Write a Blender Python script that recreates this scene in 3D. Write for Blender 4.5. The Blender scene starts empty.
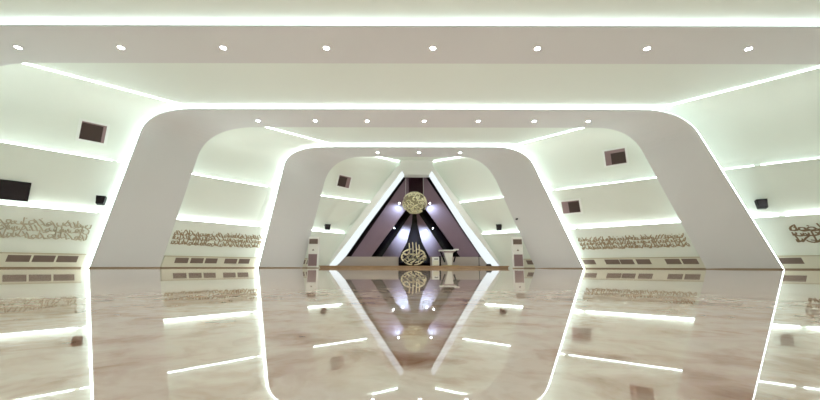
import bpy, math, random
from mathutils import Vector, Matrix
scene = bpy.context.scene
COL = scene.collection
# ------------------------------------------------------------------ hall dimensions (1 unit = soffit height, S metres)
S = 6.5
HC = 1.035
LEDGE = 0.036
# half-widths of the hall at each depth: (depth, edge of lower panel, its height, edge of middle panel, its height, ceiling crease, its height)
STATIONS = {
    -1: [(-0.30, 4.074, .330, 4.102, .655, 4.084, HC), (2.829, 1.220, .330, 1.164, .655, .673, HC),
         (3.08, .945, .327, .862, .645, .44, HC), (3.33, .632, .322, .390, .620, .075, 1.03)],
    1: [(-0.30, 5.265, .318, 5.422, .635, 4.110, HC), (2.829, 1.354, .318, 1.190, .635, .914, HC),
        (3.08, 1.050, .318, .890, .632, .625, HC), (3.33, .700, .318, .490, .620, .185, 1.03)]}
LEAN = {-1: .21, 1: .42}

def station(side, Z):
    st = STATIONS[side]
    for a, b in zip(st, st[1:]):
        if Z <= b[0] or b is st[-1]:
            t = (Z - a[0]) / (b[0] - a[0])
            return [p + (q - p) * t for p, q in zip(a, b)][1:]

def tier(side, Z, k, n=8):
    """cross-section of wall panel k (0 lower, 1 middle, 2 upper) as [(half-width, height)]"""
    wa, ha, wb, hb, wc, hc = station(side, Z)
    if k == 0:
        return [(wa + LEAN[side] * ha, 0.0), (wa, ha)]
    if k == 1:
        return [(wa + LEDGE, ha), (wb, hb)]
    t0 = min(1, max(0, (3.33 - Z) / .45))
    cx, cz = wb + .03, hc
    mx, mz = (wb + LEDGE + wc) / 2, (hb + hc) / 2
    cx, cz = mx + (cx - mx) * t0, mz + (cz - mz) * t0
    out = []
    for i in range(n + 1):
        t = i / n
        out.append(((1 - t) ** 2 * (wb + LEDGE) + 2 * t * (1 - t) * cx + t * t * wc,
                    (1 - t) ** 2 * hb + 2 * t * (1 - t) * cz + t * t * hc))
    return out

def wall_point(side, Z, k, s):
    """point (X, Y, z) on panel k at depth Z and fraction s of its height"""
    pr = tier(side, Z, k, 16)
    i = min(int(s * (len(pr) - 1)), len(pr) - 2)
    t = s * (len(pr) - 1) - i
    return (side * (pr[i][0] + (pr[i + 1][0] - pr[i][0]) * t), Z, pr[i][1] + (pr[i + 1][1] - pr[i][1]) * t)
ARCH_E, COVE_E, LANT_E, FRAME_E = 3.4, 5.6, .10, .46
SP = (45, 115, 6)
DOWN_W = 70
EXPOSURE = 1.15
LABELS_ARCH = ['nearest grey ceiling beam with white LED edge spanning the whole top', 'large grey white arch with rounded shoulders, second beyond the near beam', 'smaller white arch nearest the purple niche and stage']

# ------------------------------------------------------------------ helpers
def V(x, y, z):
    return (x * S, y * S, z * S)

def tag(o, label=None, cat=None, group=None, kind=None):
    if label: o['label'] = label
    if cat: o['category'] = cat
    if group: o['group'] = group
    if kind: o['kind'] = kind
    return o

class MB:
    """collects vertices and faces, links them as one mesh object"""
    def __init__(self): self.v = []; self.f = []; self.sm = []
    def add(self, vs, fs, smooth=False):
        n = len(self.v); self.v += [tuple(p) for p in vs]
        self.f += [tuple(i + n for i in f) for f in fs]; self.sm += [smooth] * len(fs)
    def box(self, a, b, M=None):
        (x0, y0, z0), (x1, y1, z1) = a, b
        vs = [Vector(p) for p in ((x0, y0, z0), (x1, y0, z0), (x1, y1, z0), (x0, y1, z0), (x0, y0, z1), (x1, y0, z1), (x1, y1, z1), (x0, y1, z1))]
        if M: vs = [M @ p for p in vs]
        self.add(vs, [(0, 3, 2, 1), (4, 5, 6, 7), (0, 1, 5, 4), (1, 2, 6, 5), (2, 3, 7, 6), (3, 0, 4, 7)])
    def frustum(self, c0, s0, c1, s1, M=None):
        vs = []
        for c, s in ((c0, s0), (c1, s1)):
            for dx, dy in ((-1, -1), (1, -1), (1, 1), (-1, 1)):
                vs.append(Vector((c[0] + dx * s[0] / 2, c[1] + dy * s[1] / 2, c[2])))
        if M: vs = [M @ p for p in vs]
        self.add(vs, [(0, 3, 2, 1), (4, 5, 6, 7), (0, 1, 5, 4), (1, 2, 6, 5), (2, 3, 7, 6), (3, 0, 4, 7)])
    def prism(self, poly, y0, y1):
        """polygon [(x,z)] extruded along depth"""
        n = len(poly)
        vs = [(x, y0, z) for x, z in poly] + [(x, y1, z) for x, z in poly]
        self.add(vs, [tuple(range(n)), tuple(range(2 * n - 1, n - 1, -1))] + [(i, i + n, (i + 1) % n + n, (i + 1) % n) for i in range(n)])
    def loft(self, rings, closed=False, cap=False, smooth=False):
        n = len(rings[0]); base = []
        for r in rings: base += [tuple(p) for p in r]
        fs = []
        for k in range(len(rings) - 1):
            for i in range(n if closed else n - 1):
                j = (i + 1) % n
                fs.append((k * n + i, k * n + j, (k + 1) * n + j, (k + 1) * n + i))
        if cap: fs += [tuple(range(n - 1, -1, -1)), tuple(range((len(rings) - 1) * n, len(rings) * n))]
        self.add(base, fs, smooth)
    def tube(self, pts, r, n=8, cap=True):
        pts = [Vector(p) for p in pts]; rings = []; up = Vector((.13, .31, .94)).normalized()
        for i, p in enumerate(pts):
            d = (pts[min(i + 1, len(pts) - 1)] - pts[max(i - 1, 0)]).normalized()
            a = d.cross(up)
            if a.length < 1e-3: a = d.cross(Vector((1, 0, 0)))
            a.normalize(); b = d.cross(a); rr = r[i] if isinstance(r, (list, tuple)) else r
            rings.append([p + (a * math.cos(t) + b * math.sin(t)) * rr for t in (2 * math.pi * k / n for k in range(n))])
        self.loft(rings, closed=True, cap=cap, smooth=True)
    def lathe(self, prof, c, axis='z', n=24):
        rings = []
        for k in range(n):
            t = 2 * math.pi * k / n; ring = []
            for r, h in prof:
                q = (r * math.cos(t), r * math.sin(t), h)
                ring.append((c[0] + q[0], c[1] + q[1], c[2] + q[2]))
            rings.append(ring)
        rings.append(rings[0]); self.loft(rings, smooth=True)
    def build(self, name, mat, parent=None, loc=None, bevel=0):
        me = bpy.data.meshes.new(name); me.from_pydata(self.v, [], self.f)
        for p, s in zip(me.polygons, self.sm): p.use_smooth = s
        me.materials.append(mat); me.validate(); me.update()
        import bmesh
        bm = bmesh.new(); bm.from_mesh(me)
        bmesh.ops.remove_doubles(bm, verts=bm.verts, dist=1e-5)
        bmesh.ops.recalc_face_normals(bm, faces=bm.faces); bm.to_mesh(me); bm.free()
        o = bpy.data.objects.new(name, me); COL.objects.link(o)
        if loc: o.location = loc
        if bevel:
            m = o.modifiers.new('edge', 'BEVEL'); m.width = bevel; m.segments = 2; m.limit_method = 'ANGLE'
        if parent: o.parent = parent
        return o

def empty(name, loc, rz=0, label=None, cat=None, group=None):
    o = bpy.data.objects.new(name, None); COL.objects.link(o)
    o.location = loc; o.rotation_euler = (0, 0, rz); o.empty_display_size = .2
    return tag(o, label, cat, group)

def struct(o):
    o['kind'] = 'structure'; return o

# ------------------------------------------------------------------ materials
def material(name, color, rough=.5, metal=0, ior=1.45, emit=None, strength=0, noise=0, nscale=3):
    m = bpy.data.materials.new(name); m.use_nodes = True
    nt = m.node_tree; b = nt.nodes['Principled BSDF']
    b.inputs['Base Color'].default_value = (*color, 1); b.inputs['Roughness'].default_value = rough
    b.inputs['Metallic'].default_value = metal; b.inputs['IOR'].default_value = ior
    if emit:
        b.inputs['Emission Color'].default_value = (*emit, 1); b.inputs['Emission Strength'].default_value = strength
    if noise:
        tc = nt.nodes.new('ShaderNodeTexCoord'); tx = nt.nodes.new('ShaderNodeTexNoise'); tx.inputs['Scale'].default_value = nscale
        tx.inputs['Detail'].default_value = 5
        mx = nt.nodes.new('ShaderNodeMix'); mx.data_type = 'RGBA'
        mx.inputs['A'].default_value = (*[c * (1 - noise) for c in color], 1); mx.inputs['B'].default_value = (*[min(1, c * (1 + noise)) for c in color], 1)
        nt.links.new(tc.outputs['Object'], tx.inputs['Vector']); nt.links.new(tx.outputs['Fac'], mx.inputs['Factor'])
        nt.links.new(mx.outputs['Result'], b.inputs['Base Color'])
    return m

def glow(name, color, strength):
    m = bpy.data.materials.new(name); m.use_nodes = True; nt = m.node_tree
    nt.nodes.remove(nt.nodes['Principled BSDF']); e = nt.nodes.new('ShaderNodeEmission')
    e.inputs['Color'].default_value = (*color, 1); e.inputs['Strength'].default_value = strength
    nt.links.new(e.outputs[0], nt.nodes['Material Output'].inputs['Surface']); return m

def marble():
    m = bpy.data.materials.new('polished_marble'); m.use_nodes = True; nt = m.node_tree; N = nt.nodes; L = nt.links
    b = N['Principled BSDF']
    tc = N.new('ShaderNodeTexCoord'); mp = N.new('ShaderNodeMapping'); mp.inputs['Location'].default_value = (3.7, 1.3, 0)
    L.new(tc.outputs['Object'], mp.inputs['Vector'])
    warp = N.new('ShaderNodeTexNoise'); warp.inputs['Scale'].default_value = 9; warp.inputs['Detail'].default_value = 3
    L.new(mp.outputs[0], warp.inputs['Vector'])
    wm = N.new('ShaderNodeMix'); wm.data_type = 'RGBA'; wm.blend_type = 'ADD'; wm.inputs['Factor'].default_value = .12
    L.new(mp.outputs[0], wm.inputs['A']); L.new(warp.outputs['Color'], wm.inputs['B'])
    n1 = N.new('ShaderNodeTexNoise'); n1.inputs['Scale'].default_value = 11; n1.inputs['Detail'].default_value = 6; n1.inputs['Roughness'].default_value = .55
    L.new(wm.outputs['Result'], n1.inputs['Vector'])
    r1 = N.new('ShaderNodeValToRGB'); e = r1.color_ramp.elements
    e[0].position = .28; e[0].color = MARBLE[0]; e[1].position = .66; e[1].color = MARBLE[3]
    k = e.new(.40); k.color = MARBLE[1]; k = e.new(.50); k.color = MARBLE[2]
    L.new(n1.outputs['Fac'], r1.inputs['Fac'])
    n2 = N.new('ShaderNodeTexNoise'); n2.inputs['Scale'].default_value = 46; n2.inputs['Detail'].default_value = 4
    L.new(wm.outputs['Result'], n2.inputs['Vector'])
    r2 = N.new('ShaderNodeValToRGB'); r2.color_ramp.elements[0].position = .35; r2.color_ramp.elements[0].color = (.86, .80, .75, 1)
    r2.color_ramp.elements[1].position = .55; r2.color_ramp.elements[1].color = (1, 1, 1, 1)
    L.new(n2.outputs['Fac'], r2.inputs['Fac'])
    mx = N.new('ShaderNodeMix'); mx.data_type = 'RGBA'; mx.blend_type = 'MULTIPLY'; mx.inputs['Factor'].default_value = .8
    L.new(r1.outputs[0], mx.inputs['A']); L.new(r2.outputs[0], mx.inputs['B'])
    L.new(mx.outputs['Result'], b.inputs['Base Color'])
    b.inputs['Roughness'].default_value = FLOOR_ROUGH; b.inputs['IOR'].default_value = FLOOR_IOR
    return m

def wood():
    m = bpy.data.materials.new('pale_wood'); m.use_nodes = True; nt = m.node_tree; N = nt.nodes; L = nt.links
    b = N['Principled BSDF']; tc = N.new('ShaderNodeTexCoord'); mp = N.new('ShaderNodeMapping'); mp.inputs['Scale'].default_value = (.6, 6, 14)
    tx = N.new('ShaderNodeTexNoise'); tx.inputs['Scale'].default_value = 2.5; tx.inputs['Detail'].default_value = 6
    rp = N.new('ShaderNodeValToRGB'); rp.color_ramp.elements[0].color = (.27, .16, .075, 1); rp.color_ramp.elements[1].color = (.55, .38, .22, 1)
    rp.color_ramp.elements[0].position = .3; rp.color_ramp.elements[1].position = .7
    L.new(tc.outputs['Object'], mp.inputs[0]); L.new(mp.outputs[0], tx.inputs['Vector']); L.new(tx.outputs['Fac'], rp.inputs[0]); L.new(rp.outputs[0], b.inputs['Base Color'])
    b.inputs['Roughness'].default_value = .35; return m

MARBLE = [(.42, .215, .125, 1), (.70, .49, .39, 1), (.86, .70, .605, 1), (.90, .79, .71, 1)]
FLOOR_ROUGH, FLOOR_IOR = .02, 3.3
WALL = material('wall_paint', (.815, .865, .80), .65)
CEIL = material('ceiling_paint', (.80, .87, .82), .65)
ARCH = material('arch_plaster', (.695, .70, .71), .6)
FLOOR = marble(); WOOD = wood()
DADO = material('beige_dado', (.50, .43, .37), .5)
BROWN = material('brown_skirting', (.30, .215, .135), .4)
CREAM = material('cream_metal', (.76, .75, .63), .45)
BOARD = material('tan_board', (.52, .46, .32), .45)
GRILLE = material('brown_grille', (.22, .165, .135), .5)
GOLD = material('antique_gold', (.43, .34, .22), .45, .2)
GOLDD = material('brown_gold', (.27, .195, .12), .45, .15)
GOLDP = material('dull_pale_gold', (.55, .50, .38), .5, .1)
GOLDB = material('bright_gold', (.86, .78, .55), .35, .15)
GOLDL = material('pale_gold', (.88, .85, .58), .35, .1)
PURPLE = material('plum_panel', (.25, .165, .205), .42, noise=.12, nscale=1.2)
PLUMD = material('dark_plum', (.085, .03, .045), .4, noise=.2, nscale=2)
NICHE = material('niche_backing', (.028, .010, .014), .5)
BLACK = material('black_glass', (.012, .008, .012), .15)
DARK = material('black_plastic', (.006, .006, .007), .6, ior=1.3)
WHITE = material('white_plastic', (.80, .80, .76), .4)
FRAMEW = material('white_lacquer', (.87, .90, .87), .45)
MAUVE = material('mauve_reveal', (.30, .21, .22), .55)
WINDARK = material('dark_window_glass', (.06, .038, .034), .3)
LED = glow('led_white', (.88, 1.0, .97), ARCH_E)
COVE = glow('led_cove', (.88, 1.0, .97), COVE_E)
LAMP = glow('lamp_lens', (.92, .97, 1.0), 40)
FRAMEL = glow('frame_light', (.90, .98, 1.0), FRAME_E)
SPOTG = glow('spot_lens', (.80, .88, 1.0), 30)


# ------------------------------------------------------------------ the setting: floor, walls, ceiling
ZB = -0.30
m = MB(); m.add([V(-4.6, ZB - .05, 0), V(6.0, ZB - .05, 0), V(6.0, 4.1, 0), V(-4.6, 4.1, 0)], [(0, 1, 2, 3)])
floor = struct(m.build('floor', FLOOR))
DEPTHS = [ZB, 0.4, 1.0, 1.6, 2.1, 2.5, 2.829, 2.95, 3.08, 3.2, 3.33, 3.345]
def wall(side, name):
    m = MB(); secs = []
    for Z in DEPTHS:
        secs.append([V(side * x, Z, z) for x, z in tier(side, Z, 0)])
    m.loft(secs); 
    m.loft([[V(side * a[0], Z, a[1]), V(side * b[0], Z, b[1])] for Z in DEPTHS for a, b in ((tier(side, Z, 0)[-1], tier(side, Z, 1)[0]),)])
    m.loft([[V(side * x, Z, z) for x, z in tier(side, Z, 1)] for Z in DEPTHS])
    m.loft([[V(side * a[0], Z, a[1]), V(side * b[0], Z, b[1])] for Z in DEPTHS for a, b in ((tier(side, Z, 1)[-1], tier(side, Z, 2)[0]),)])
    m.loft([[V(side * x, Z, z) for x, z in tier(side, Z, 2, 12)] for Z in DEPTHS], smooth=True)
    return struct(m.build(name, WALL))
wall(-1, 'wall_left'); wall(1, 'wall_right')
m = MB(); m.loft([[V(-tier(-1, Z, 2)[-1][0], Z, tier(-1, Z, 2)[-1][1]), V(tier(1, Z, 2)[-1][0], Z, tier(1, Z, 2)[-1][1])] for Z in DEPTHS])
struct(m.build('ceiling', CEIL))
m = MB(); m.prism([(x * S, z * S) for x, z in ((-4.6, 0), (6.0, 0), (6.0, 1.1), (-4.6, 1.1))], (ZB - .05) * S, (ZB - .02) * S)
struct(m.build('wall_back', WALL))

# ------------------------------------------------------------------ portal arches
# one entry per arch: near depth, far depth, then (foot half-width, lean, straight part ends at height, flat part starts at half-width) for near left, near right, far left, far right
ARCHES = [
    (1.312, 1.580, (2.66, .21, .85, 2.20), (3.24, .43, .85, 2.52), (2.38, .21, .80, 1.85), (2.88, .41, .82, 2.25), 'near', LABELS_ARCH[0]),
    (0.520, 0.800, (3.27, .21, .85, 2.75), (4.05, .43, .85, 3.30), (3.02, .21, .80, 2.50), (3.70, .41, .82, 3.00), 'behind', None),  # unseen, added as fill light for the foreground
    (2.106, 2.390, (1.879, .209, .850, 1.405), (2.191, .441, .838, 1.47), (1.672, .213, .775, 1.10), (1.982, .399, .815, 1.34), 'middle', LABELS_ARCH[1]),
    (2.829, 3.080, (1.190, .171, .845, .70), (1.365, .401, .845, .70), (.927, .204, .75, .42), (1.081, .391, .755, .46), 'far', LABELS_ARCH[2])]
def arch_profile(pl, pr, off=0.0, n=14):
    """left foot, over the top, right foot; off pushes it outwards"""
    out = []
    for side, (b, t, hs, xf) in ((-1, pl), (1, pr)):
        pts = [(b, 0.0), (b - t * hs * .5, hs * .5)]
        p0, p1, p2 = (b - t * hs, hs), (b - t, 1.0), (xf, 1.0)
        for i in range(n + 1):
            s = i / n; pts.append(tuple((1 - s) ** 2 * q0 + 2 * s * (1 - s) * q1 + s * s * q2 for q0, q1, q2 in zip(p0, p1, p2)))
        if off:
            q = []
            for i, p in enumerate(pts):
                a, c = pts[max(i - 1, 0)], pts[min(i + 1, len(pts) - 1)]
                dx, dz = c[0] - a[0], c[1] - a[1]; l = math.hypot(dx, dz)
                if i == 0: q.append((p[0] + off, p[1]))
                else: q.append((p[0] + off * dz / l, p[1] - off * dx / l))
            pts = q
        pts = [(side * x, z) for x, z in pts]
        out += pts if side < 0 else pts[::-1]
    return out
TH = .009
for zn, zf, nl, nr, fl, fr, nm, label in ARCHES:
    if label: root = empty('portal_arch', V(0, zn, 0), 0, label, 'arch', 'portal arches of the hall')
    else:     # unseen beam above and behind the viewer, added to brighten the near floor
        root = empty('fill_beam_1', V(0, zn, 0)); root['kind'] = 'structure'
        for x in (-1.9, -1.1, -.4, .4, 1.1, 1.9, 2.7):  # added fill spots with lenses, out of view like their beam
            ld = bpy.data.lights.new('downlight_beam', 'SPOT'); ld.energy = DOWN_W * 1.3; ld.color = (1, .98, .96); ld.spot_size = math.radians(140); ld.spot_blend = 1; ld.shadow_soft_size = .07
            lo = bpy.data.objects.new('downlight_beam', ld); COL.objects.link(lo); lo.parent = root; lo.location = (x * S, .14 * S, S - .06)
            m = MB(); m.lathe([(.0005, -.012), (.05, -.012), (.076, -.004), (.076, 0.0)], (x * S, .14 * S, S - .003), n=12); m.build('lens', LAMP, root)
    inv = Vector(V(0, zn, 0))
    def ring(pl, pr, z, off): return [tuple(Vector(V(x, z, h)) - inv) for x, h in arch_profile(pl, pr, off)]
    m = MB()
    a, b, c, d = ring(nl, nr, zn, 0), ring(fl, fr, zf, 0), ring(fl, fr, zf, TH), ring(nl, nr, zn, TH)
    m.loft([a, b]); m.loft([b, c]); m.loft([c, d]); m.loft([d, a])
    for i in (0, len(a) - 1): m.add([a[i], b[i], c[i], d[i]], [(0, 1, 2, 3)])
    m.build('band', ARCH, root)
    m = MB()
    def edge(z):        # the light slot is wider down the legs than over the top
        out = []
        for p, q in zip(arch_profile(nl, nr, TH + .0085), arch_profile(nl, nr, TH + (.026))):
            t = min(1, max(0, (.97 - p[1]) / .14)) * (1.0 if p[0] < 0 else .45)
            out.append(tuple(Vector(V(p[0] + (q[0] - p[0]) * t, z, p[1] + (q[1] - p[1]) * t)) - inv))
        return out
    e0, e1 = ring(nl, nr, zn + .010, TH + .001), edge(zn + .010)
    f0, f1 = ring(nl, nr, zn + .014, TH + .001), edge(zn + .014)
    m.loft([e0, e1]); m.loft([e1, f1]); m.loft([f1, f0]); m.loft([f0, e0])
    m.build('led_strip', LED, root)
    for s, p0, p1 in ((-1, nl, fl), (1, nr, fr)):
        m = MB()
        q = [Vector(V(s * (p0[0] - .004), zn - .003, 0)), Vector(V(s * (p1[0] - .004), zf + .003, 0)), Vector(V(s * (p1[0] + TH), zf + .003, 0)), Vector(V(s * (p0[0] + TH), zn - .003, 0))]
        q = [p - inv for p in q]
        m.loft([q, [p + Vector((0, 0, .045)) for p in q]], closed=True, cap=True)
        m.build('skirting', BROWN, root)

# downlights set in the undersides
ORD = ['leftmost', 'second from left', 'third from left', 'fourth from left', 'fifth from left', 'sixth from left', 'seventh from left', 'rightmost']
def downlight(x, y, label, group):
    root = empty('downlight', V(x, y, .9996), 0, label, 'ceiling light', group)
    m = MB(); m.lathe([(.075, 0), (.11, 0), (.11, -.015), (.085, -.015), (.075, 0)], (0, 0, 0), n=20); m.build('ring', WHITE, root)
    m = MB(); m.lathe([(.0005, -.012), (.05, -.012), (.076, -.004), (.076, 0.0)], (0, 0, 0), n=20); m.build('lens', LAMP, root)
    ld = bpy.data.lights.new('downlight_beam', 'SPOT'); ld.energy = DOWN_W; ld.color = (1, .99, .98); ld.spot_size = math.radians(130); ld.spot_blend = 1; ld.shadow_soft_size = .07
    lo = bpy.data.objects.new('downlight_beam', ld); COL.objects.link(lo); lo.parent = root; lo.location = (0, 0, -.05)
for k, x in enumerate([-1.803, -1.330, -.860, -.386, .104, .584, 1.088, 1.555]):
    downlight(x, 1.455, ORD[k] + ' of the eight downlights under the nearest ceiling beam', 'downlights in the near beam')
for k, x in enumerate([-1.049, -.655, -.297, .097, .469, .856, 1.228]):
    downlight(x, 2.277, (ORD[k] if k < 6 else 'rightmost') + ' of the seven downlights under the middle arch', 'downlights in the middle arch')
for k, (x, w) in enumerate([(-.286, 'left'), (.079, 'centre'), (.440, 'right')]):
    downlight(x, 2.957, w + ' one of three downlights under the far arch before the niche', 'downlights in the far arch')

# ------------------------------------------------------------------ cove light lines along the wall ledges and ceiling creases
BAYS = [(ZB, 2.100, 'nearest bay'), (2.122, 2.823, 'bay between the two full arches'), (2.845, 3.338, 'bay beside the niche')]
LV = ['above the lower panel', 'above the middle panel', 'at the ceiling crease']
for side in (-1, 1):
    for (z0, z1, bay) in BAYS:
        for k in range(3):
            zs = [z0] + [z for z in DEPTHS if z0 < z < z1] + [z1]; rings = []
            for Z in zs:
                pr = tier(side, Z, k)
                x, h = pr[-1]
                if k < 2: q = [(x + .003, h + .0005), (x + .011, h + .0005), (x + .011, h + .0065), (x + .003, h + .0065)]
                else: q = [(x - .004, h - .0065), (x + .004, h - .0065), (x + .004, h - .001), (x - .004, h - .001)]
                rings.append([V(side * a, Z, b) for a, b in q])
            m = MB(); m.loft(rings, closed=True, cap=True)
            tag(m.build('cove_light', COVE), 'LED line %s of the %s wall, %s' % (LV[k], 'left' if side < 0 else 'right', bay), 'LED strip', 'LED lines along the walls')

# ------------------------------------------------------------------ frames on the sloping walls
def wall_frame(side, k, Z, s):
    """matrix at a wall point: x along depth, y out of the wall into the hall, z up the panel"""
    p = Vector(V(*wall_point(side, Z, k, s)))
    a = Vector(V(*wall_point(side, Z + .02, k, s))) - Vector(V(*wall_point(side, Z - .02, k, s)))
    u = Vector(V(*wall_point(side, Z, k, min(1, s + .05)))) - Vector(V(*wall_point(side, Z, k, max(0, s - .05))))
    a.normalize(); n = a.cross(u).normalized() if side > 0 else u.cross(a).normalized()
    if n.x * side > 0: n = -n
    u = n.cross(a) if n.cross(a).z > 0 else a.cross(n)
    u.normalize()
    if side > 0: pass
    M = Matrix(((a.x, n.x, u.x, p.x), (a.y, n.y, u.y, p.y), (a.z, n.z, u.z, p.z), (0, 0, 0, 1)))
    return M

# square recess windows
def recess_window(idx, side, k, Z, s, w, h, label, mg):
    M = wall_frame(side, k, Z, s) @ Matrix.Translation((0, .035, 0))
    root = bpy.data.objects.new('window_%d' % idx, None); COL.objects.link(root); root.matrix_world = M
    tag(root, label, None, None, 'structure')
    t = .09
    fr = MB()
    for a, b in (((-w / 2 - t, -.02, -h / 2 - t), (-w / 2, .05, h / 2 + t)), ((w / 2, -.02, -h / 2 - t), (w / 2 + t, .05, h / 2 + t)), ((-w / 2, -.02, -h / 2 - t), (w / 2, .05, -h / 2)), ((-w / 2, -.02, h / 2), (w / 2, .05, h / 2 + t))): fr.box(a, b)
    fr.build('window_frame', FRAMEW, root)
    l, r, bt, tp = mg                     # width of the visible reveal on each side
    rv = MB(); q = ((-w / 2 + l, .010, -h / 2 + bt), (w / 2 - r, .010, -h / 2 + bt), (w / 2 - r, .010, h / 2 - tp), (-w / 2 + l, .010, h / 2 - tp))
    rv.loft([[(-w / 2, .045, -h / 2), (w / 2, .045, -h / 2), (w / 2, .045, h / 2), (-w / 2, .045, h / 2)], list(q)], closed=True)
    rv.build('reveal', MAUVE, root)
    g = MB(); g.box((q[0][0] - .005, .002, q[0][2] - .005), (q[2][0] + .005, .012, q[2][2] + .005)); g.build('pane', WINDARK, root)
recess_window(1, -1, 2, 2.024, .235, .74, .70, 'square recessed window high on left wall before the middle arch', (.01, .10, .01, .05))
recess_window(2, -1, 2, 3.176, .315, .72, .66, 'small square recessed window on left wall beside the niche', (.02, .22, .02, .06))
recess_window(3, 1, 2, 2.556, .29, .88, .72, 'square recessed window high on right wall between the arches', (.02, .26, .02, .16))
recess_window(4, 1, 1, 2.807, .555, .86, .64, 'square recessed window on right wall beside the far arch', (.02, .32, .02, .06))

# black screen on the left wall
M = wall_frame(-1, 1, 1.822, .25)
root = bpy.data.objects.new('wall_screen', None); COL.objects.link(root); root.matrix_world = M
tag(root, 'black flat screen mounted on the left wall at the picture edge', 'screen')
m = MB(); m.box((-.62, .04, -.34), (.62, .10, .34)); m.build('bezel', DARK, root, bevel=.01)
m = MB(); m.box((-.59, .099, -.31), (.59, .106, .31)); m.build('screen_panel', BLACK, root)
m = MB(); m.box((-.2, -.02, -.15), (.2, .045, .15)); m.build('bracket', DARK, root)

# wall speakers
def speaker(side, Z, s, w, h, label, yaw):
    p = Vector(V(*wall_point(side, Z, 1, s)))
    M = wall_frame(side, 1, Z, s)
    root = empty('wall_speaker', p, 0, label, 'speaker', 'black speakers on the side walls')
    root.rotation_euler = (math.radians(-8), 0, yaw)
    n = M.to_3x3() @ Vector((0, 1, 0))
    m = MB(); m.frustum((0, 0, -h / 2), (w * .8, .22), (0, -.02, h / 2), (w, .26)); 
    c = m.build('cabinet', DARK, root, bevel=.015)
    g = MB(); g.box((-w * .40, -.145, -h * .43), (w * .40, -.128, h * .40)); g.build('grille', BLACK, root)
    off = n * .26; root.location = p + off
    inv = (Matrix.Rotation(yaw, 3, 'Z') @ Matrix.Rotation(math.radians(-8), 3, 'X')).inverted()
    e = inv @ (-(n * .30)); b = MB(); b.tube([(0, .03, 0), e], .025); b.build('bracket', DARK, root)
speaker(-1, 2.110, .240, .30, .32, 'black wall speaker on left wall next to the middle arch', .5)
speaker(-1, 3.217, .18, .34, .30, 'black wall speaker on left wall beside the niche', .4)
speaker(1, 3.226, .21, .32, .32, 'black wall speaker on right wall beside the niche', -.4)
speaker(1, 2.160, .275, .34, .36, 'black wall speaker on right wall next to the middle arch', -.5)

# ------------------------------------------------------------------ fan-coil cabinets with grilles along the foot of the walls
def cabinet(side, z0, z1, grilles, label):
    root = empty('fan_coil_cabinet', V(side * tier(side, z0, 0)[0][0], z0, 0), 0, label, 'cabinet', 'grilled cabinets along the walls')
    inv = Vector(root.location)
    def P(Z, out, h):
        p = tier(side, Z, 0); x0 = p[0][0] + (p[1][0] - p[0][0]) * h / p[1][1]
        return Vector(V(side * (x0 - out), Z, h)) - inv
    ZS = [z0] + [z for z in (2.829, 3.08) if z0 < z < z1] + [z1]
    prof = [(-.01, .007), (.012, .007), (.012, .078), (-.01, .078)]
    m = MB(); m.loft([[P(Z, o, h) for o, h in prof] for Z in ZS], closed=True, cap=True); m.build('body', CREAM, root)
    m = MB(); m.loft([[P(Z, o, h) for o, h in ((-.01, .078), (.015, .078), (.015, .083), (-.01, .083))] for Z in ZS], closed=True, cap=True); m.build('top_board', BOARD, root)
    m = MB(); m.loft([[P(Z, o, h) for o, h in ((-.01, 0), (.014, 0), (.014, .007), (-.01, .007))] for Z in ZS], closed=True, cap=True); m.build('plinth', BROWN, root)
    for a, b in grilles:
        m = MB(); m.loft([[P(Z, o, h) for o, h in ((.011, .034), (.0132, .034), (.0132, .070), (.011, .070))] for Z in (a, b)], closed=True, cap=True)
        for i in range(5):
            h = .038 + i * .007
            m.loft([[P(Z, o, hh) for o, hh in ((.0128, h), (.0145, h - .001), (.0145, h + .001), (.0128, h + .002))] for Z in (a + .003, b - .003)], closed=True, cap=True)
        m.build('grille', GRILLE, root)
cabinet(-1, 1.62, 2.105, [(1.881, 1.944), (1.951, 2.014), (2.021, 2.084), (1.65, 1.713), (1.72, 1.783), (1.79, 1.853)], 'cream grilled cabinet along the left wall in front of the middle arch')
cabinet(-1, 2.40, 2.86, [(2.448, 2.507), (2.518, 2.578), (2.588, 2.647), (2.686, 2.752), (2.763, 2.823)], 'cream grilled cabinet along the left wall between the two full arches')
cabinet(1, 2.40, 2.89, [(2.819, 2.872), (2.714, 2.774), (2.657, 2.711), (2.591, 2.645), (2.483, 2.535), (2.424, 2.476)], 'cream grilled cabinet along the right wall between the two full arches')
cabinet(1, 1.62, 2.20, [(2.120, 2.180), (1.98, 2.04), (1.91, 1.97)], 'cream grilled cabinet along the right wall at the picture edge')
cabinet(-1, 3.085, 3.19, [(3.10, 3.135), (3.145, 3.18)], 'short grilled cabinet between left air conditioner and the stage')
cabinet(1, 2.95, 3.19, [(3.02, 3.08), (3.10, 3.16)], 'short grilled cabinet behind the right air conditioner')

# ------------------------------------------------------------------ calligraphy
def ribbon(m, pts, widths, thick, place):
    """flat stroke of varying width standing off a surface; place(u, v, w) -> world"""
    n = len(pts); L = []; R = []
    for i, (u, v) in enumerate(pts):
        a, b = pts[max(i - 1, 0)], pts[min(i + 1, n - 1)]
        dx, dy = b[0] - a[0], b[1] - a[1]; l = math.hypot(dx, dy) or 1
        # broad-nib pen: width depends on the stroke direction
        w = widths[i] * .5
        L.append((u - dy / l * w, v + dx / l * w)); R.append((u + dy / l * w, v - dx / l * w))
    rings = [[place(*L[i], 0), place(*R[i], 0), place(*R[i], thick), place(*L[i], thick)] for i in range(n)]
    m.loft(rings, closed=True, cap=True)
def arc(cx, cy, rx, ry, a0, a1, n=9):
    return [(cx + rx * math.cos(a0 + (a1 - a0) * i / n), cy + ry * math.sin(a0 + (a1 - a0) * i / n)) for i in range(n + 1)]
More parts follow.
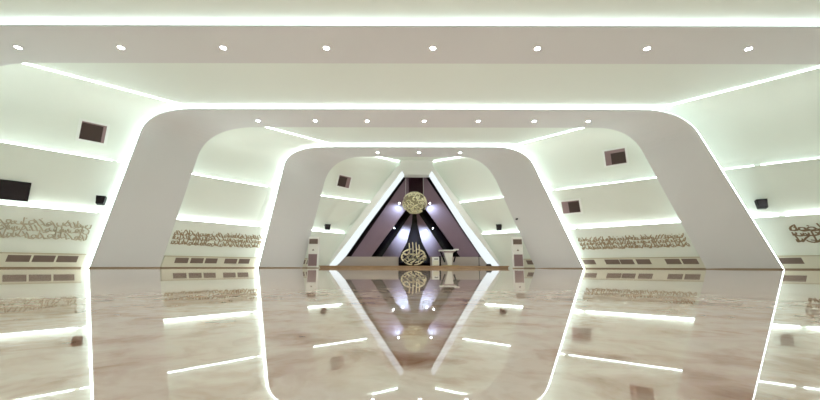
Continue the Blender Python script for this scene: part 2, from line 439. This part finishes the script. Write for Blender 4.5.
def nib(n, w, lo=.45): return [w * (lo + (1 - lo) * math.sin(math.pi * (i + .6) / (n + .2))) for i in range(n)]
def script_strokes(rng, L, H, pen, big=1.0):
    """two interlaced rows of joined strokes with tall uprights, bowls, loops and dots, filling a band L long and H high"""
    out = []; tp = 2 * math.pi
    for row in range(3):
        u = 0.0; y0 = H * (.05, .36, .64)[row]
        while u < L:
            w = H * rng.uniform(.13, .26) * big; k = rng.random(); base = y0 + H * rng.uniform(-.03, .06)
            if row == 0 and k < .45 or row == 2 and k < .2:
                x = u + w * .3; lean = rng.uniform(-.08, .08) * H; top = min(H, base + H * rng.uniform(.35, .75))
                out.append(([(x + lean, top), (x + lean * .6, top * .66 + base * .34), (x, base + H * .08), (x + w * .35, base)], nib(4, pen, .75)))
            if k < .45:
                out.append((arc(u + w * .55, base + H * .14, w * .62, H * .12, math.pi * .9, tp * 1.02), nib(10, pen * 1.2)))
            elif k < .70:
                out.append((arc(u + w * .5, base + H * .12, w * .36, H * .075, 0, tp * .93), [pen * .85] * 10))
                out.append(([(u - w * .25, base + .03 * H), (u + w * .5, base), (u + w * 1.15, base + .14 * H)], nib(3, pen * 1.2)))
            else:
                out.append(([(u - w * .3, base + H * .30), (u + w * .2, base + H * .20), (u + w * .8, base + H * .02), (u + w * 1.4, base + H * .08)], nib(4, pen * 1.25)))
            for _ in range(rng.choice([0, 1, 1])):
                x, y = u + rng.uniform(0, w), base + H * rng.uniform(.0, .34); d = pen * .55
                out.append(([(x - d, y - d * .6), (x + d, y + d * .6)], [pen * 1.0] * 2))
            u += w * rng.uniform(.70, .98)
    return [([(min(max(x, 0), L), min(max(y, 0), H)) for x, y in p], w) for p, w in out]
def frieze(side, za, zb, h0, h1, pen, seed, label, mat, big=1.0):
    rng = random.Random(seed)
    def place0(Z, h, w):
        pr = tier(side, Z, 0); t = h / pr[1][1]
        x = pr[0][0] + (pr[1][0] - pr[0][0]) * t
        return Vector(V(side * (x - w), Z, h))
    A, B = place0(za, h0, 0), place0(zb, h0, 0); L = (B - A).length / S; H = h1 - h0
    root_loc = A.copy()
    m = MB()
    for pts, ws in script_strokes(rng, L, H, pen, big):
        pl = lambda u, v, w: tuple(place0(za + (zb - za) * u / L, h0 + v, .001 + w) - root_loc)
        ribbon(m, pts, ws, .004, pl)
    tag(m.build('calligraphy_frieze', mat, loc=root_loc), label, 'wall calligraphy', 'calligraphy bands on the walls')
frieze(-1, 1.66, 2.092, .155, .272, .0030, 11, 'pale gold calligraphy band on left wall in the nearest bay', GOLDP)
frieze(-1, 2.41, 2.865, .154, .264, .0031, 12, 'gold calligraphy band on left wall between the arches', GOLD)
frieze(1, 2.425, 2.852, .146, .247, .0031, 13, 'gold calligraphy band on right wall between the arches', GOLD)
frieze(1, 1.62, 2.107, .152, .266, .0058, 14, 'bold brown calligraphy band on right wall at the picture edge', GOLDD, 1.6)

# ------------------------------------------------------------------ stage, triangular frame and niche
STG = .021
stage = empty('stage', V(.03, 3.2, 0), 0, 'low tan wooden stage in front of the triangular niche', 'stage')
iv = Vector(V(.03, 3.2, 0))
def under(mb, name, mat, parent, bevel=0):
    o = mb.build(name, mat, None, bevel=bevel); o.data.transform(Matrix.Translation(-Vector(parent.location))); o.parent = parent; return o
def plan(poly, z0, z1):
    m = MB(); n = len(poly); m.add([V(x, y, z0) for x, y in poly] + [V(x, y, z1) for x, y in poly],
        [tuple(range(n - 1, -1, -1)), tuple(range(n, 2 * n))] + [(i, (i + 1) % n, (i + 1) % n + n, i + n) for i in range(n)]); return m
under(plan([(-.818, 3.2), (.890, 3.2), (.715, 3.33), (.715, 3.395), (-.640, 3.395), (-.640, 3.33)], .014, STG), 'deck', WOOD, stage)
under(plan([(-.810, 3.206), (.882, 3.206), (.705, 3.335), (.705, 3.39), (-.630, 3.39), (-.630, 3.335)], 0, .014), 'fascia', WOOD, stage)
# flat end wall around the triangular opening
m = MB()
for poly in ([(-1.3, 0), (-.73, 0), (-.115, .96), (-.115, 1.06), (-1.3, 1.06)], [(1.4, 0), (1.4, 1.06), (.23, 1.06), (.23, .96), (.81, 0)], [(-.115, .96), (.23, .96), (.23, 1.06), (-.115, 1.06)]):
    m.prism([(x * S, z * S) for x, z in poly], 3.350 * S, 3.365 * S)
struct(m.build('wall_far', WALL))

F0, F1 = 3.27, 3.40
frame = empty('niche_frame', V(.05, F0, STG), 0, 'white triangular frame with glowing inner edges around the purple niche', 'frame')
def poly_prism(name, mat, parent, poly, y0, y1, label=None):
    m = MB(); m.prism([(x * S, z * S) for x, z in poly], y0 * S, y1 * S); o = under(m, name, mat, parent)
    if label: o['label'] = label
    return o
poly_prism('beam', FRAMEW, frame, [(-.765, STG), (-.742, STG), (-.462, .399), (-.078, .922), (-.085, .985), (-.135, .955), (-.53, .399)], F0, F1)
poly_prism('beam', FRAMEW, frame, [(.845, STG), (.61, .399), (.235, .955), (.215, .985), (.209, .922), (.540, .399), (.822, STG)], F0, F1)
poly_prism('lintel', FRAMEW, frame, [(-.085, .925), (-.106, 1.03), (.225, 1.03), (.215, .925), (.186, .887), (-.058, .887)], F0 + .012, F1)
poly_prism('light_strip', FRAMEL, frame, [(-.742, STG), (-.690, STG), (-.605, .113), (-.412, .399), (-.061, .891), (-.078, .922), (-.462, .399)], F0 + .008, F1 - .02, 'glowing bluish white strip on the left slope')
poly_prism('light_strip', FRAMEL, frame, [(.822, STG), (.540, .399), (.209, .922), (.189, .891), (.489, .399), (.67, .121), (.745, STG)], F0 + .008, F1 - .02, 'glowing bluish white strip on the right slope')

# tent-shaped recess behind the frame
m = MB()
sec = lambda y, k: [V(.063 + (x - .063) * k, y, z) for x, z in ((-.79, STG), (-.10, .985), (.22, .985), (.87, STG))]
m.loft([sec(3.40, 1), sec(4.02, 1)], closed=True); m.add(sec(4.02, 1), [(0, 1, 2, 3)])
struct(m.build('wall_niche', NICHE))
def slab(name, poly, y, mat, label, cat='wall panel', th=.03):
    m = MB(); m.prism([(x * S, z * S) for x, z in poly], y * S, (y + th) * S)
    return tag(m.build(name, mat), label, cat)
slab('slanted_panel', [(-.580, .108), (-.385, .108), (-.045, .575), (-.012, .63), (-.012, .955), (-.026, .935)], 3.50, PURPLE, 'outer plum panel sloping up on the left of the niche')
slab('slanted_panel', [(.693, .108), (.150, .935), (.135, .955), (.135, .63), (.165, .575), (.500, .108)], 3.50, PURPLE, 'outer plum panel sloping up on the right of the niche')
slab('slanted_panel', [(-.30, .10), (-.118, .10), (-.03, .27), (.020, .46), (.030, .60), (.005, .56)], 3.70, PURPLE, 'inner lit plum panel on the left behind the gold sculpture')
slab('slanted_panel', [(.40, .10), (.100, .56), (.070, .60), (.078, .46), (.125, .27), (.21, .10)], 3.70, PURPLE, 'inner lit plum panel on the right behind the gold sculpture')
m = MB(); m.prism([(x * S, z * S) for x, z in ((-.45, .05), (.55, .05), (.13, .74), (-.02, .74))], 3.78 * S, 3.80 * S)
tag(m.build('dark_backing', BLACK), 'black glossy backing seen in the gaps between the plum panels', 'wall panel')
m = MB()
for i in range(7): m.box(V(-.03 + i * .028, 3.60, .62), V(-.008 + i * .028, 3.615, .965))
m.box(V(-.04, 3.612, .62), V(.17, 3.62, .965))
tag(m.build('ribbed_panel', PLUMD), 'dark red ribbed panel above the gold lantern', 'wall panel')
for a, b, w in ((-.70, -.112, 'left'), (.20, .775, 'right')):
    m = MB(); m.box(V(a, 3.46, STG), V(b, 3.52, .108))
    tag(m.build('dado', DADO), 'low cream dado at the foot of the %s plum panels' % w, 'dado')

# niche spot lamps
def spot(x, y, z, label, tgt, energy, size=.035, cone=70):
    root = empty('spot_lamp', V(x, y, z), 0, label, 'spot light', 'small spot lamps in the niche')
    m = MB(); m.lathe([(.0005, .03), (.05, .03), (.05, .0), (size, -.012), (size, 0)], (0, 0, 0), n=14)
    h = m.build('housing', DARK, root)
    m = MB(); m.lathe([(.0005, -.016), (size * .7, -.014), (size, -.004)], (0, 0, 0), n=14); l = m.build('lens', SPOTG, root)
    for o in (h, l): o.rotation_euler = (math.radians(-62), 0, 0)
    ld = bpy.data.lights.new('spot_beam', 'SPOT'); ld.energy = energy; ld.color = (.52, .80, 1.0); ld.spot_size = math.radians(cone); ld.spot_blend = .9; ld.shadow_soft_size = .05
    lo = bpy.data.objects.new('spot_beam', ld); COL.objects.link(lo); lo.parent = root
    p = Vector(V(x, y, z)); d = (Vector(V(*tgt)) - p); lo.location = d.normalized() * .08
    lo.rotation_euler = d.to_track_quat('-Z', 'Y').to_euler()
spot(-.105, 3.42, .630, 'small bright spot lamp just left of the gold lantern', (-.16, 3.5, .50), SP[0], .045, 150)
spot(.197, 3.42, .630, 'small bright spot lamp just right of the gold lantern', (.25, 3.5, .50), SP[0], .045, 150)
spot(-.160, 3.60, .402, 'tiny spot lamp in the left black gap of the niche', (-.2, 3.7, .25), SP[2], .03)
spot(.235, 3.60, .402, 'tiny spot lamp in the right black gap of the niche', (.28, 3.7, .25), SP[2], .03)
spot(-.068, 3.53, .372, 'spot lamp on the inner left plum panel, upper of two', (-.05, 3.7, .30), SP[1], .03, 105)
spot(.162, 3.53, .372, 'spot lamp on the inner right plum panel, upper of two', (.14, 3.7, .30), SP[1], .03, 105)

# gold lantern ball
cx, cy, cz = .044 * S, 3.37 * S, .624 * S
RX, RZ = .119 * S, .106 * S
lan = empty('lantern', (cx, cy, cz), 0, 'large pierced golden ball lantern hanging in the niche on thin cables', 'lantern')
rng = random.Random(5); m = MB()
def sph(th, ph, k=1): return (RX * k * math.cos(ph) * math.cos(th), RX * k * math.cos(ph) * math.sin(th), RZ * k * math.sin(ph))
for i in range(120):
    th, ph = rng.uniform(0, 2 * math.pi), math.asin(rng.uniform(-.95, .95)); r = rng.uniform(.12, .30); a0 = rng.uniform(0, 6.28); span = rng.uniform(2.2, 5.2)
    pts = []
    for j in range(10):
        a = a0 + span * j / 9
        pp = max(-1.5, min(1.5, ph + r * math.sin(a))); pts.append(sph(th + r * math.cos(a) / max(.35, math.cos(pp)), pp))
    m.tube(pts, .020, 5)
for ph in (-1.15, 1.2):
    m.tube([sph(2 * math.pi * j / 24, ph) for j in range(25)], .03, 6, False)
m.build('lattice', GOLDL, lan)
m = MB(); m.lathe([(RX * .86 * math.cos(t), RZ * .86 * math.sin(t)) for t in [(-1.57 + 3.14 * i / 16) for i in range(17)]], (0, 0, 0), n=28)
m.build('glowing_core', glow('lantern_glow', (1.0, .90, .48), LANT_E), lan)
for s in (-1, 1):
    m = MB(); m.tube([(s * .087 * S, 0, RZ * .66), (s * .087 * S, 0, .985 * S - cz)], .012, 6); m.build('cable', WHITE, lan)
m = MB(); m.box((-.11 * S, -.06, .98 * S - cz), (.11 * S, .06, .992 * S - cz)); m.build('ceiling_plate', DARK, lan)

# gold calligraphy sculpture on the stage
EX, EZ = .035, .105
sc = empty('calligraphy_sculpture', V(EX, 3.345, STG), 0, 'round gold calligraphy sculpture with tall strokes standing on the stage', 'sculpture')
m = MB(); ex, ez = .124, .074
pl = lambda u, v, w: (u * S, -w * S, (v + EZ - STG) * S)
def st(pts, w): ribbon(m, [(x * .92, z) for x, z in pts], nib(len(pts), w * .8, .55), .012, pl)
for x, h, b in ((-.042, .232, .02), (-.006, .240, -.01), (.028, .238, -.005), (.058, .218, .03)):
    st([(x - .004, h - EZ), (x, (h - EZ) * .6 + b * .4), (x + .001, b), (x - .012, b - .022)], .013)
for a0, a1, k in ((.35, 1.25, 1), (1.75, 2.7, 1), (2.85, 3.75, 1), (3.85, 4.6, 1), (4.75, 5.45, 1), (5.6, 6.5, 1)):
    st(arc(0, 0, ex * k, ez * k, a0, a1), .015)
for i in range(4):
    st([(-.105 + i * .05, -.030 + .004 * i), (-.075 + i * .05, -.012), (-.050 + i * .05, .004), (-.035 + i * .05, .026)], .017)
    st([(-.085 + i * .05, -.060 + .003 * i), (-.055 + i * .05, -.045), (-.030 + i * .05, -.026), (-.022 + i * .05, -.008)], .016)
for i in range(4):
    st(arc(-.078 + i * .05, .034 + .006 * (i % 2), .024, .017, math.pi * .95, math.pi * 2.1), .013)
    st(arc(-.068 + i * .046, -.022, .018, .013, 0, math.pi * 1.5), .010)
st(arc(-.095, .012, .022, .018, .5, 4.4), .012); st(arc(.092, .012, .024, .02, -1.2, 3.0), .012)
for x, z in ((-.06, .058), (.01, .055), (.075, .050), (-.02, -.066), (.05, -.06), (.1, -.02), (-.11, -.005)):
    st([(x - .006, z - .004), (x, z), (x + .006, z + .004)], .012)
m.build('lettering', GOLDB, sc)
m = MB(); m.box((-.05 * S, -.02 * S, 0), (.05 * S, .02 * S, .03)); m.build('base', DARK, sc)
for s in (-.03, .03):
    b = MB(); b.tube([(s * S, .0, .02), (s * S, .0, .18)], .02, 6); b.build('support', DARK, sc)

# lectern, mic, box
lec = empty('lectern', V(.365, 3.34, STG), 0, 'white lectern with wide top and tapered pedestal on the stage', 'lectern')
M0 = Matrix.Identity(4)
m = MB(); m.frustum((.04, 0, .04), (.24, .24), (-.02, 0, .80), (.54, .36)); m.build('pedestal', WHITE, lec, bevel=.01)
m = MB(); m.box((-.42, -.22, .0), (.60, .24, .045)); m.build('plinth', material('ochre_board', (.52, .42, .22), .5), lec)
m = MB(); m.box((-.61, -.22, .88), (.42, .24, .96)); m.box((.30, -.2, .94), (.60, .2, 1.02)); m.build('top', WHITE, lec, bevel=.015)
for a, b in (((-.50, 0, .88), (-.24, 0, .22)), ((.50, 0, .92), (.30, 0, .22))):
    m = MB(); m.tube([a, ((a[0] + b[0]) / 2, .02, (a[2] + b[2]) / 2), b], .05, 6); m.build('brace', DARK, lec)
m = MB(); m.box((-.30, -.19, .80), (.32, .2, .885)); m.build('collar', MAUVE, lec)
mic = empty('microphone', V(.309, 3.34, STG + .962 / S), 0, 'thin gooseneck microphone standing on the lectern top', 'microphone')
m = MB(); m.tube([(0, 0, 0), (-.02, 0, .25), (-.04, -.03, .48)], .012, 6); m.build('stem', DARK, mic)
m = MB(); m.tube([(-.04, -.03, .47), (-.045, -.045, .55)], .022, 8); m.build('head', DARK, mic)
bx = empty('loudspeaker_box', V(.240, 3.33, STG), 0, 'small white box standing between the sculpture and the lectern', 'box')
m = MB(); m.box((-.215, -.18, 0), (.215, .18, .53)); m.build('body', WHITE, bx, bevel=.03)
m = MB(); m.box((-.09, -.19, .38), (.13, -.178, .43)); m.build('handle_slot', DARK, bx)
m = MB(); m.box((-.16, -.187, .06), (.16, -.178, .30)); m.build('front_panel', CREAM, bx)
po = empty('slim_post', V(.284, 3.36, STG), 0, 'slim dark upright post between white box and lectern', 'post')
m = MB(); m.box((-.055, -.05, .02), (.055, .05, .58)); m.build('post', DARK, po, bevel=.01)
m = MB(); m.box((-.065, -.065, 0), (.065, .065, .025)); m.build('foot', DARK, po)
pole = empty('thin_pole', V(.655, 3.375, STG), 0, 'thin dark pole standing by the right end of the stage', 'pole')
m = MB(); m.tube([(0, 0, .02), (0, 0, .60)], .018, 8); m.build('shaft', DARK, pole)
m = MB(); m.lathe([(.0005, .025), (.09, .02), (.10, 0)], (0, 0, 0), n=16); m.build('base', DARK, pole)
fb = MB(); fb.frustum((0, 0, 0), (.34, .26), (.02, .03, .12), (.20, .12))
tag(fb.build('floor_monitor', DARK, loc=V(.715, 3.24, STG), bevel=.02), 'small dark wedge lying on the stage by the right foot of the frame', 'monitor')

# standing air conditioners
def aircon(x, y, label, rz):
    r = empty('air_conditioner', V(x, y, 0), rz, label, 'air conditioner', 'standing air conditioners beside the stage')
    m = MB(); m.box((-.275, -.17, .03), (.275, .17, 1.72)); m.build('body', WHITE, r, bevel=.025)
    m = MB(); m.box((-.285, -.18, 0), (.285, .18, .035)); m.build('base', BROWN, r)
    m = MB(); m.box((-.235, -.178, 1.32), (.235, -.165, 1.60))
    for i in range(6): m.box((-.225, -.19, 1.345 + i * .042), (.225, -.175, 1.36 + i * .042))
    m.build('upper_grille', GRILLE, r)
    m = MB(); m.box((-.235, -.178, .12), (.235, -.165, .76))
    for i in range(13): m.box((-.225, -.188, .14 + i * .047), (.225, -.175, .158 + i * .047))
    m.build('lower_grille', MAUVE, r)
    m = MB(); m.box((-.055, -.18, .95), (.055, -.168, 1.0)); m.box((-.022, -.18, 1.0), (.022, -.168, 1.04)); m.build('badge', GRILLE, r)
aircon(-.826, 3.05, 'white standing air conditioner at the left end of the stage', .0)
aircon(.925, 3.05, 'white standing air conditioner at the right end of the stage', -.12)
# tiny camera on the inner edge of the far arch
cam_r = empty('security_camera', V(.940, 3.05, .425), 0, 'tiny dark camera on the right leg of the far arch', 'camera')
m = MB(); m.tube([(0, 0, 0), (-.09, -.05, -.02)], .045, 10); m.build('body', DARK, cam_r)
m = MB(); m.tube([(0, 0, 0), (.06, .02, .03)], .018, 6); m.build('bracket', DARK, cam_r)

# ------------------------------------------------------------------ camera and view
cd = bpy.data.cameras.new('camera'); cd.sensor_width = 36; cd.lens = 351.1 / 820 * 36; cd.clip_start = .005; cd.clip_end = 200
co = bpy.data.objects.new('camera', cd); COL.objects.link(co)
co.matrix_world = Matrix.Translation((0, 0, .012 * S)) @ (Matrix.Rotation(math.pi / 2 + .188, 4, 'X') @ Matrix.Rotation(.002, 4, 'Z'))
scene.camera = co
w = bpy.data.worlds.new('world'); scene.world = w; w.use_nodes = True
w.node_tree.nodes['Background'].inputs[0].default_value = (.02, .02, .02, 1)
vs = scene.view_settings; vs.view_transform = 'Standard'; vs.look = 'None'; vs.gamma = 1; vs.use_curve_mapping = False; vs.exposure = EXPOSURE
scene.cycles.use_denoising = True
scene.cycles.max_bounces = 10; scene.cycles.diffuse_bounces = 6; scene.cycles.glossy_bounces = 5
